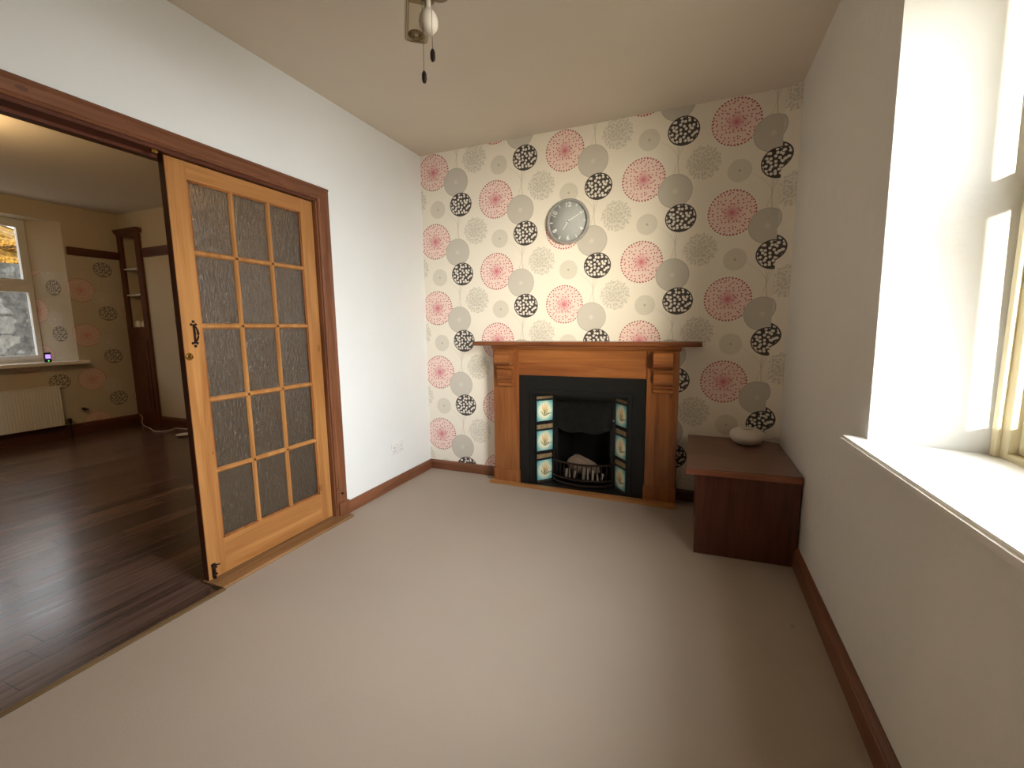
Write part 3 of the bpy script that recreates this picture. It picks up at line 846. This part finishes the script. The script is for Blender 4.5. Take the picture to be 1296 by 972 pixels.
for (x, y, zt, zb) in ((1.352, -1.958, 2.262, 2.044), (1.304, -1.934, 2.25, 2.005)):
    bm = new(); tube(bm, [(x, y, zt), (x+.001, y, (zt+zb)/2), (x, y, zb+.018)], .0009, 5)
    if x > 1.34: tube(bm, [(x, y, zt), (hx, hy+.02, 2.28)], .0009, 5)
    if x < 1.31: tube(bm, [(x, y, zt), (hx, hy+.02, 2.285)], .0009, 5)
    cdd = obj('pull_cord', bm, MAT['cord'], fan)
    bm = new(); lathe(bm, [(0, zb+.019), (.004, zb+.018), (.0075, zb+.010), (.0078, zb-.006), (.005, zb-.015), (0, zb-.016)], (x, y, 0), 'z', 14); obj('cord_fob', bm, MAT['fob'], cdd)

# ------------------------------------------------------------------ room beyond the opening
bm = new(); box(bm, FX-.1, .0, -5.2, FY+.1, -.05, 0); box(bm, -.001, .080, YF, -1.95, -.05, .0008)
struct('floor', bm, MAT['laminate'], 'brown laminate planks in the room beyond the door')
bm = new(); box(bm, FX-.5, -.1, -5.3, FY+.6, FH, FH+.1)
struct('ceiling', bm, MAT['ceiling'], 'ceiling of the room beyond the door')
def wall_holes(bm, axis, p0, p1, a0, a1, z0, z1, holes):
    """slab between planes p0,p1 (axis x or y) spanning a0..a1, with rectangular holes (a,b,za,zb)"""
    xs = sorted({a0, a1, *[h[0] for h in holes], *[h[1] for h in holes]}); zs = sorted({z0, z1, *[h[2] for h in holes], *[h[3] for h in holes]})
    for A, B in zip(xs, xs[1:]):
        for Z0, Z1 in zip(zs, zs[1:]):
            m, n = (A+B)/2, (Z0+Z1)/2
            if any(h[0] < m < h[1] and h[2] < n < h[3] for h in holes): continue
            if axis == 'x': box(bm, p0, p1, A, B, Z0, Z1)
            else: box(bm, A, B, p0, p1, Z0, Z1)
RZ = 2.14
wy0, wy1, wz0, wz1 = -1.60, -.32, .885, 2.50
bm = new(); wall_holes(bm, 'x', FX-.42, FX, -5.2, FY+.3, 0, RZ, [(wy0, wy1, wz0, RZ)])
struct('wall_far', bm, MAT['paper_far_dimmed'], 'far papered wall around the radiator and window', uv=lambda co, n: ((co.y, co.z) if abs(n.x) > .5 else (-.32-(FX-co.x), co.z+.25)))
bm = new(); wall_holes(bm, 'x', FX-.42, FX, -5.2, FY+.3, RZ, FH, [(wy0, wy1, RZ, wz1)])
struct('wall_far_upper', bm, MAT['cream_wall'], 'plain cream band above the picture rail')
bm = new(); wall_holes(bm, 'y', FY, FY+.3, FX-.1, -.12, 0, FH, [(-4.66, -4.38, 1.28, 2.44)])
struct('wall_side', bm, MAT['cream_wall'], 'cream wall right of the corner cupboard')
bm = new(); box(bm, FX-.1, -.12, -5.3, -5.2, 0, FH); struct('wall_near', bm, MAT['cream_wall'], 'near wall of the far room')
bm = new(); box(bm, -.12, -.10, -5.2, YF, 0, FH); box(bm, -.13, -.12, JY, FY+.1, 0, FH); box(bm, -.13, -.12, -5.2, JY, HZ+.01, FH); box(bm, -.13, -.12, -5.2, NY, 0, FH)
struct('wall_divider', bm, MAT['cream_wall'], 'far side of the dividing wall')
skirt('baseboard_far', FX, FY, FX, -5.2, 1, 0, .13, .022, MAT['dark_y'], 'dark skirting under the radiator wall')
skirt('baseboard_side', -4.28, FY, -.13, FY, 0, -1, .125, .022, MAT['dark_x'], 'dark skirting along the cream wall')
bm = new(); prism(bm, [(FX, RZ-.005), (FX+.022, RZ), (FX+.03, RZ+.06), (FX+.045, RZ+.085), (FX, RZ+.085)], 'y', -.30, FY)
struct('trim_2', bm, MAT['dark_y'], 'dark picture rail between window and cupboard')
bm = new(); prism(bm, [(FY, RZ), (FY-.022, RZ+.005), (FY-.03, RZ+.08), (FY-.045, RZ+.105), (FY, RZ+.105)], 'x', -4.25, -.13)
struct('trim_3', bm, MAT['dark_x'], 'dark picture rail right of the cupboard')
bm = new(); prism(bm, [(FX, wy1), (FX-.42, wy1), (FX-.42, wy1-.215), (FX-.22, wy1-.215)], 'z', wz0, 1.93)
struct('wall_far_reveal', bm, MAT['paper_far_dimmed'], 'splayed papered side of the far window recess', uv=lambda co, n: (-.32+(co.x-FX)*2.0, co.z-.02))
bm = new(); prism(bm, [(FX, wy1), (FX-.42, wy1), (FX-.42, wy1-.215), (FX-.22, wy1-.215)], 'z', 1.93, wz1)
struct('wall_far_reveal_upper', bm, MAT['cream_wall'], 'plain upper side of the far window recess')
# window 2
w2 = empty('window_2', (FX-.22, -1.15, wz0)); tag(w2, 'white plastic window above the radiator in the far room', None, None, 'structure')
xo = FX-.24
bm = new()
fy0, fy1 = wy0+.0, wy1
wall_holes(bm, 'x', xo-.07, xo, fy0, fy1-.2, wz0, wz1, [(-1.10, -.60, 1.82, 2.42), (-1.10, -.575, .955, 1.70), (fy0+.08, -1.18, .955, 2.42)])
obj('window_frame', bm, MAT['upvc'], w2)
bm = new(); box(bm, xo-.04, xo-.035, -1.10, -.60, 1.82, 2.42); box(bm, xo-.04, xo-.035, -1.10, -.575, .955, 1.70); box(bm, xo-.04, xo-.035, fy0+.08, -1.18, .955, 2.42)
obj('glass_pane', bm, MAT['glass'], w2)
bm = new()
for (a, b_, z0, z1) in ((-1.10, -.575, .955, 1.70), (-1.10, -.60, 1.82, 2.42)):
    wall_holes(bm, 'x', xo-.03, xo+.015, a-.03, b_+.03, z0-.03, z1+.03, [(a+.012, b_-.012, z0+.012, z1-.012)])
obj('opening_sash', bm, MAT['upvc'], w2)
bm = new(); box(bm, xo-.005, FX+.10, wy0-.06, wy1+.06, wz0-.035, wz0+.003, .004)
obj('window_sill', bm, MAT['gloss_white'], w2)
# little monitor
ph = empty('baby_monitor', (FX+.02, -.60, wz0)); ph.name = 'pocket_screen'
tag(ph, 'small black gadget with lit violet screen on the far window sill', 'gadget')
bm = new(); box(bm, FX+.005, FX+.028, -.632, -.572, wz0+.003, wz0+.115, .005); obj('case', bm, MAT['screen_case'], ph)
bm = new(); box(bm, FX+.0275, FX+.0288, -.624, -.580, wz0+.045, wz0+.092); obj('screen', bm, MAT['screen'], ph)
bm = new(); box(bm, FX+.0275, FX+.0292, -.606, -.596, wz0+.014, wz0+.024); obj('indicator_light', bm, MAT['led'], ph)
# radiator
rad = empty('radiator', (FX+.08, -1.3, .14)); tag(rad, 'white panel radiator under the far window', 'radiator')
bm = new()
ry0, ry1 = -2.2, -.555
n = 120; pr = [(FX+.05, ry0)]
for k in range(n+1): pr.append((FX+.10+.0015*math.cos(2*math.pi*k/2.0), ry0+.015+(ry1-ry0-.03)*k/n))
pr.append((FX+.05, ry1))
prism(bm, pr, 'z', .15, .60)
obj('panel', bm, MAT['upvc'], rad)
bm = new(); box(bm, FX+.045, FX+.108, ry0, ry1, .598, .612, .003); obj('top_cap', bm, MAT['upvc'], rad)
bm = new(); tube(bm, [(FX+.075, ry1, .17), (FX+.075, ry1+.045, .17), (FX+.075, ry1+.045, .0)], .009, 8); lathe(bm, [(0, 0), (.018, .0), (.02, .03), (.014, .05), (0, .055)], (FX+.075, ry1+.045, .165), 'z', 14)
tag(obj('valve', bm, MAT['black_metal'], rad), 'dark valve and pipe')
for yy in (ry0+.2, ry1-.2):
    bm = new(); box(bm, FX+.001, FX+.05, yy-.02, yy+.02, .3, .5)
    obj('wall_bracket', bm, MAT['upvc'], rad)
bm = new(); tube(bm, [(FX, -.348, .30), (FX+.02, -.35, .30), (FX+.035, -.34, .292), (FX+.04, -.31, .288)], [.012, .016, .014, .008], 8)
tag(obj('cable_stub', bm, MAT['black_metal'], None, (FX, -.348, .3)), 'black cable stub sticking out of the far papered wall', 'cable')
# corner cupboard
cu_ = empty('corner_cupboard', (-4.52, FY, 0)); tag(cu_, 'tall narrow red-brown cupboard with open shelves in the far corner', 'cupboard')
CL, CR_ = -4.745, -4.285; cf = FY-.03
bm = new()
wall_holes(bm, 'y', cf, FY-.001, CL, CR_, .0, 2.47, [(-4.66, -4.38, 1.28, 2.44-.03), (-4.68, -4.35, .18, 1.10)])
obj('face_frame', bm, MAT['dark_z'], cu_)
bm = new(); prism(bm, [(FY, 2.44), (cf-.005, 2.44), (cf-.03, 2.475), (cf-.04, 2.50), (FY, 2.50)], 'x', CL, CR_+.03); obj('cornice', bm, MAT['dark_x'], cu_)
bm = new(); box(bm, -4.69, -4.34, cf-.014, cf, .16, 1.11, .003); box(bm, -4.64, -4.39, cf-.018, cf-.012, .22, 1.05, .006); obj('door', bm, MAT['dark_z'], cu_)
for z in (1.68, 2.005):
    bm = new(); box(bm, -4.66, -4.38, cf+.0, FY+.24, z, z+.018); obj('shelf', bm, MAT['upvc'], cu_)
bm = new(); box(bm, -4.70, -4.34, FY+.25, FY+.26, 1.25, 2.47); obj('back_board', bm, MAT['cream_wall'], cu_)
jar0 = None
for k, x in enumerate((-4.60, -4.47)):
    bm = new(); lathe(bm, [(0, 0), (.03, 0), (.036, .02), (.036, .06), (.026, .075), (.026, .085), (0, .085)], (x, FY+.03, 1.281), 'z', 18)
    o = obj('jar', bm, MAT['gloss_white'], None, (x, FY+.03, 1.281))
    tag(o, ('left' if k == 0 else 'right')+' of two small white jars on the bottom ledge of the far cupboard', 'jar', 'white jars in the far cupboard')
# floor cable and saucer
bm = new()
pts = [(-4.70, .205, .128), (-4.62, .19, .09), (-4.60, .17, .02), (-4.45, .12, .006), (-4.2, .05, .006), (-3.98, -.02, .006), (-3.86, 0.02, .006), (-3.85, .1, .006), (-3.9, .17, .006), (-3.7, .19, .006), (-3.4, .20, .006)]
sp = []
for i in range(len(pts)-1):
    p0 = Vector(pts[max(i-1, 0)]); p1 = Vector(pts[i]); p2 = Vector(pts[i+1]); p3 = Vector(pts[min(i+2, len(pts)-1)])
    for t in range(6):
        s = t/6; sp.append(.5*((2*p1)+(-p0+p2)*s+(2*p0-5*p1+4*p2-p3)*s*s+(-p0+3*p1-3*p2+p3)*s**3))
tube(bm, sp, .005, 6)
tag(obj('floor_cable', bm, MAT['cable'], None, (-4.2, .05, 0)), 'pale cable trailing across the laminate by the far cupboard', 'cable')
bm = new(); lathe(bm, [(0, .002), (.05, .002), (.085, .016), (.088, .02), (.05, .008), (0, .007)], (-3.40, -.02, 0), 'z', 28)
tag(obj('saucer', bm, MAT['ceramic'], None, (-3.40, -.02, 0)), 'pale saucer on the laminate floor behind the door edge', 'saucer')
# ceiling lamp of the far room (its glow shows on the ceiling)
pl_ = empty('ceiling_lamp', (-2.45, -1.95, FH)); tag(pl_, 'warm ceiling lamp in the far room', 'ceiling lamp')
bm = new(); lathe(bm, [(0, FH), (.06, FH), (.06, FH-.02), (0, FH-.02)], (-2.45, -1.95, 0), 'z', 24); obj('ceiling_plate', bm, MAT['brass'], pl_)
bm = new(); lathe(bm, [(0, FH-.02), (.03, FH-.03), (.05, FH-.07), (.045, FH-.11), (0, FH-.13)], (-2.45, -1.95, 0), 'z', 24); obj('glowing_bulb', bm, MAT['lamp_glow'], pl_)

# ------------------------------------------------------------------ outside
bm = new(); box(bm, -40, 40, -40, 40, -.6, -.4); struct('ground', bm, MAT['lawn'], 'ground outside the house')
bm = new(); box(bm, -8.6, -8.2, -12, 8, -.4, 2.35); struct('garden_wall', bm, MAT['stone'], 'grey rubble stone garden wall seen through the far window')
bm = new()  # leafy stand-in for the sunlit top of the wall opposite
bmesh.ops.create_grid(bm, x_segments=60, y_segments=24, size=1)
for v in bm.verts:
    a = v.co.x*8; t = v.co.y
    v.co = Vector((-9.6+.55*math.cos(t*3)+random.uniform(-.07, .07), a-1, 2.2+(t+1)*.60+.12*math.sin(a*1.7)*(t+1)+random.uniform(-.05, .05)))
bmesh.ops.solidify(bm, geom=bm.faces[:], thickness=.3)
o = obj('sunlit_backdrop', bm, MAT['sun_yellow'], None, (-9.6, -1, 0)); tag(o, 'golden yellow foliage standing in for the sunlit top of the stone wall', 'sunlit_backdrop', None, 'stuff')

# ------------------------------------------------------------------ light
wd = bpy.data.worlds.new('sky'); sc.world = wd; wd.use_nodes = True
nt = wd.node_tree; bg = nt.nodes['Background']
tc = nt.nodes.new('ShaderNodeTexCoord'); sep = nt.nodes.new('ShaderNodeSeparateXYZ'); nt.links.new(tc.outputs['Generated'], sep.inputs[0])
rp = nt.nodes.new('ShaderNodeValToRGB'); nt.links.new(sep.outputs[2], rp.inputs[0])
e = rp.color_ramp.elements; e[0].position = 0; e[0].color = (1.0, .97, .93, 1); e[1].position = .5; e[1].color = (.84, .92, 1.0, 1)
# bright haze around the low sun
dp = nt.nodes.new('ShaderNodeVectorMath'); dp.operation = 'DOT_PRODUCT'; nt.links.new(tc.outputs['Generated'], dp.inputs[0])
dp.inputs[1].default_value = Vector((.30, -.94, .16)).normalized()
def wm(op, a, b_, clamp=False):
    n = nt.nodes.new('ShaderNodeMath'); n.operation = op; n.use_clamp = clamp
    for i, v in enumerate((a, b_)):
        if isinstance(v, (int, float)): n.inputs[i].default_value = v
        else: nt.links.new(v, n.inputs[i])
    return n.outputs[0]
lobe = wm('POWER', wm('MAXIMUM', dp.outputs['Value'], 0.0), 9.0)
glow = nt.nodes.new('ShaderNodeVectorMath'); glow.operation = 'SCALE'; glow.inputs[0].default_value = (1.0, .94, .80); nt.links.new(wm('MULTIPLY', lobe, 2.0), glow.inputs['Scale'])
base = nt.nodes.new('ShaderNodeVectorMath'); base.operation = 'SCALE'; nt.links.new(rp.outputs[0], base.inputs[0]); base.inputs['Scale'].default_value = 2.5
tot = nt.nodes.new('ShaderNodeVectorMath'); tot.operation = 'ADD'; nt.links.new(glow.outputs[0], tot.inputs[0]); nt.links.new(base.outputs[0], tot.inputs[1])
nt.links.new(tot.outputs[0], bg.inputs[0]); bg.inputs[1].default_value = 1.0
def area(name, loc, rot, sx_, sy_):
    l = bpy.data.lights.new(name, 'AREA'); l.shape = 'RECTANGLE'; l.size = sx_; l.size_y = sy_; l.cycles.is_portal = True
    o = bpy.data.objects.new(name, l); C.objects.link(o); o.location = loc; o.rotation_euler = rot; return o
# sky portals just outside the glass (guide sampling only, give no light of their own)
area('sky_portal', (XF+.16, -2.12, 1.6), (0, math.radians(90), 0), 1.5, 1.16)
area('sky_portal', (FX-.40, -1.15, 1.7), (0, math.radians(-90), 0), 1.6, 1.6)
dl = bpy.data.lights.new('daylight_fill', 'AREA'); dl.shape = 'RECTANGLE'; dl.size = 1.05; dl.size_y = 1.45; dl.energy = 30; dl.spread = math.radians(94); dl.color = (.93, .965, 1.0)  # added area lamp outside the window, hidden from view, filling the room
o = bpy.data.objects.new('daylight_fill', dl); C.objects.link(o); o.location = (XF+.30, -2.13, 1.62); o.rotation_euler = Vector((-.86, .28, -.45)).to_track_quat('-Z', 'Y').to_euler()
# added narrow-beam lamp outside the window, imitating hazy sun glow on the chimney wall
o.visible_camera = o.visible_glossy = False
bl_ = bpy.data.lights.new('sun_glow_fill', 'AREA'); bl_.shape = 'RECTANGLE'; bl_.size = .28; bl_.size_y = 1.3; bl_.energy = 4.4; bl_.spread = math.radians(38); bl_.color = (1, .90, .70)
o = bpy.data.objects.new('sun_glow_fill', bl_); C.objects.link(o); o.location = (XF+.22, -2.58, 1.60); o.rotation_euler = Vector((-1.62, 2.15, -.12)).to_track_quat('-Z', 'Y').to_euler()
o.visible_camera = o.visible_glossy = False
s = bpy.data.lights.new('sun', 'SUN'); s.energy = 14; s.angle = math.radians(.8); s.color = (1, .93, .76)
so_ = bpy.data.objects.new('sun', s); C.objects.link(so_)
so_.rotation_euler = Vector((-.158, 1, -.067)).to_track_quat('-Z', 'Y').to_euler(); so_.location = (5, -9, 4)
pl = bpy.data.lights.new('far_lamp_light', 'POINT'); pl.energy = 15; pl.color = (1, .68, .34); pl.shadow_soft_size = .05
o = bpy.data.objects.new('far_lamp_light', pl); C.objects.link(o); o.location = (-2.45, -1.95, FH-.20)

# ------------------------------------------------------------------ camera
F, yaw, pit, rol = 551.768, -.39246408, .13038383, -.01152862
fw = Vector((math.sin(yaw)*math.cos(pit), math.cos(yaw)*math.cos(pit), -math.sin(pit)))
r0 = Vector((math.cos(yaw), -math.sin(yaw), 0)); u0_ = r0.cross(fw)
rt = math.cos(rol)*r0+math.sin(rol)*u0_; up = -math.sin(rol)*r0+math.cos(rol)*u0_
cam = bpy.data.cameras.new('camera'); cam.sensor_width = 36; cam.sensor_fit = 'HORIZONTAL'; cam.lens = F*36/1296; cam.clip_start = .02
co = bpy.data.objects.new('camera', cam); C.objects.link(co)
co.matrix_world = Matrix(((rt.x, up.x, -fw.x, 2.1104), (rt.y, up.y, -fw.y, -3.1953), (rt.z, up.z, -fw.z, 1.2308), (0, 0, 0, 1)))
sc.camera = co
sc.view_settings.view_transform = 'Standard'; sc.view_settings.look = 'None'; sc.view_settings.gamma = 1; sc.view_settings.exposure = 0.84
sc.view_settings.use_curve_mapping = False
sc.cycles.use_denoising = True
sc.cycles.max_bounces = 14; sc.cycles.diffuse_bounces = 8; sc.cycles.glossy_bounces = 4; sc.cycles.transmission_bounces = 8
sc.cycles.sample_clamp_indirect = 8
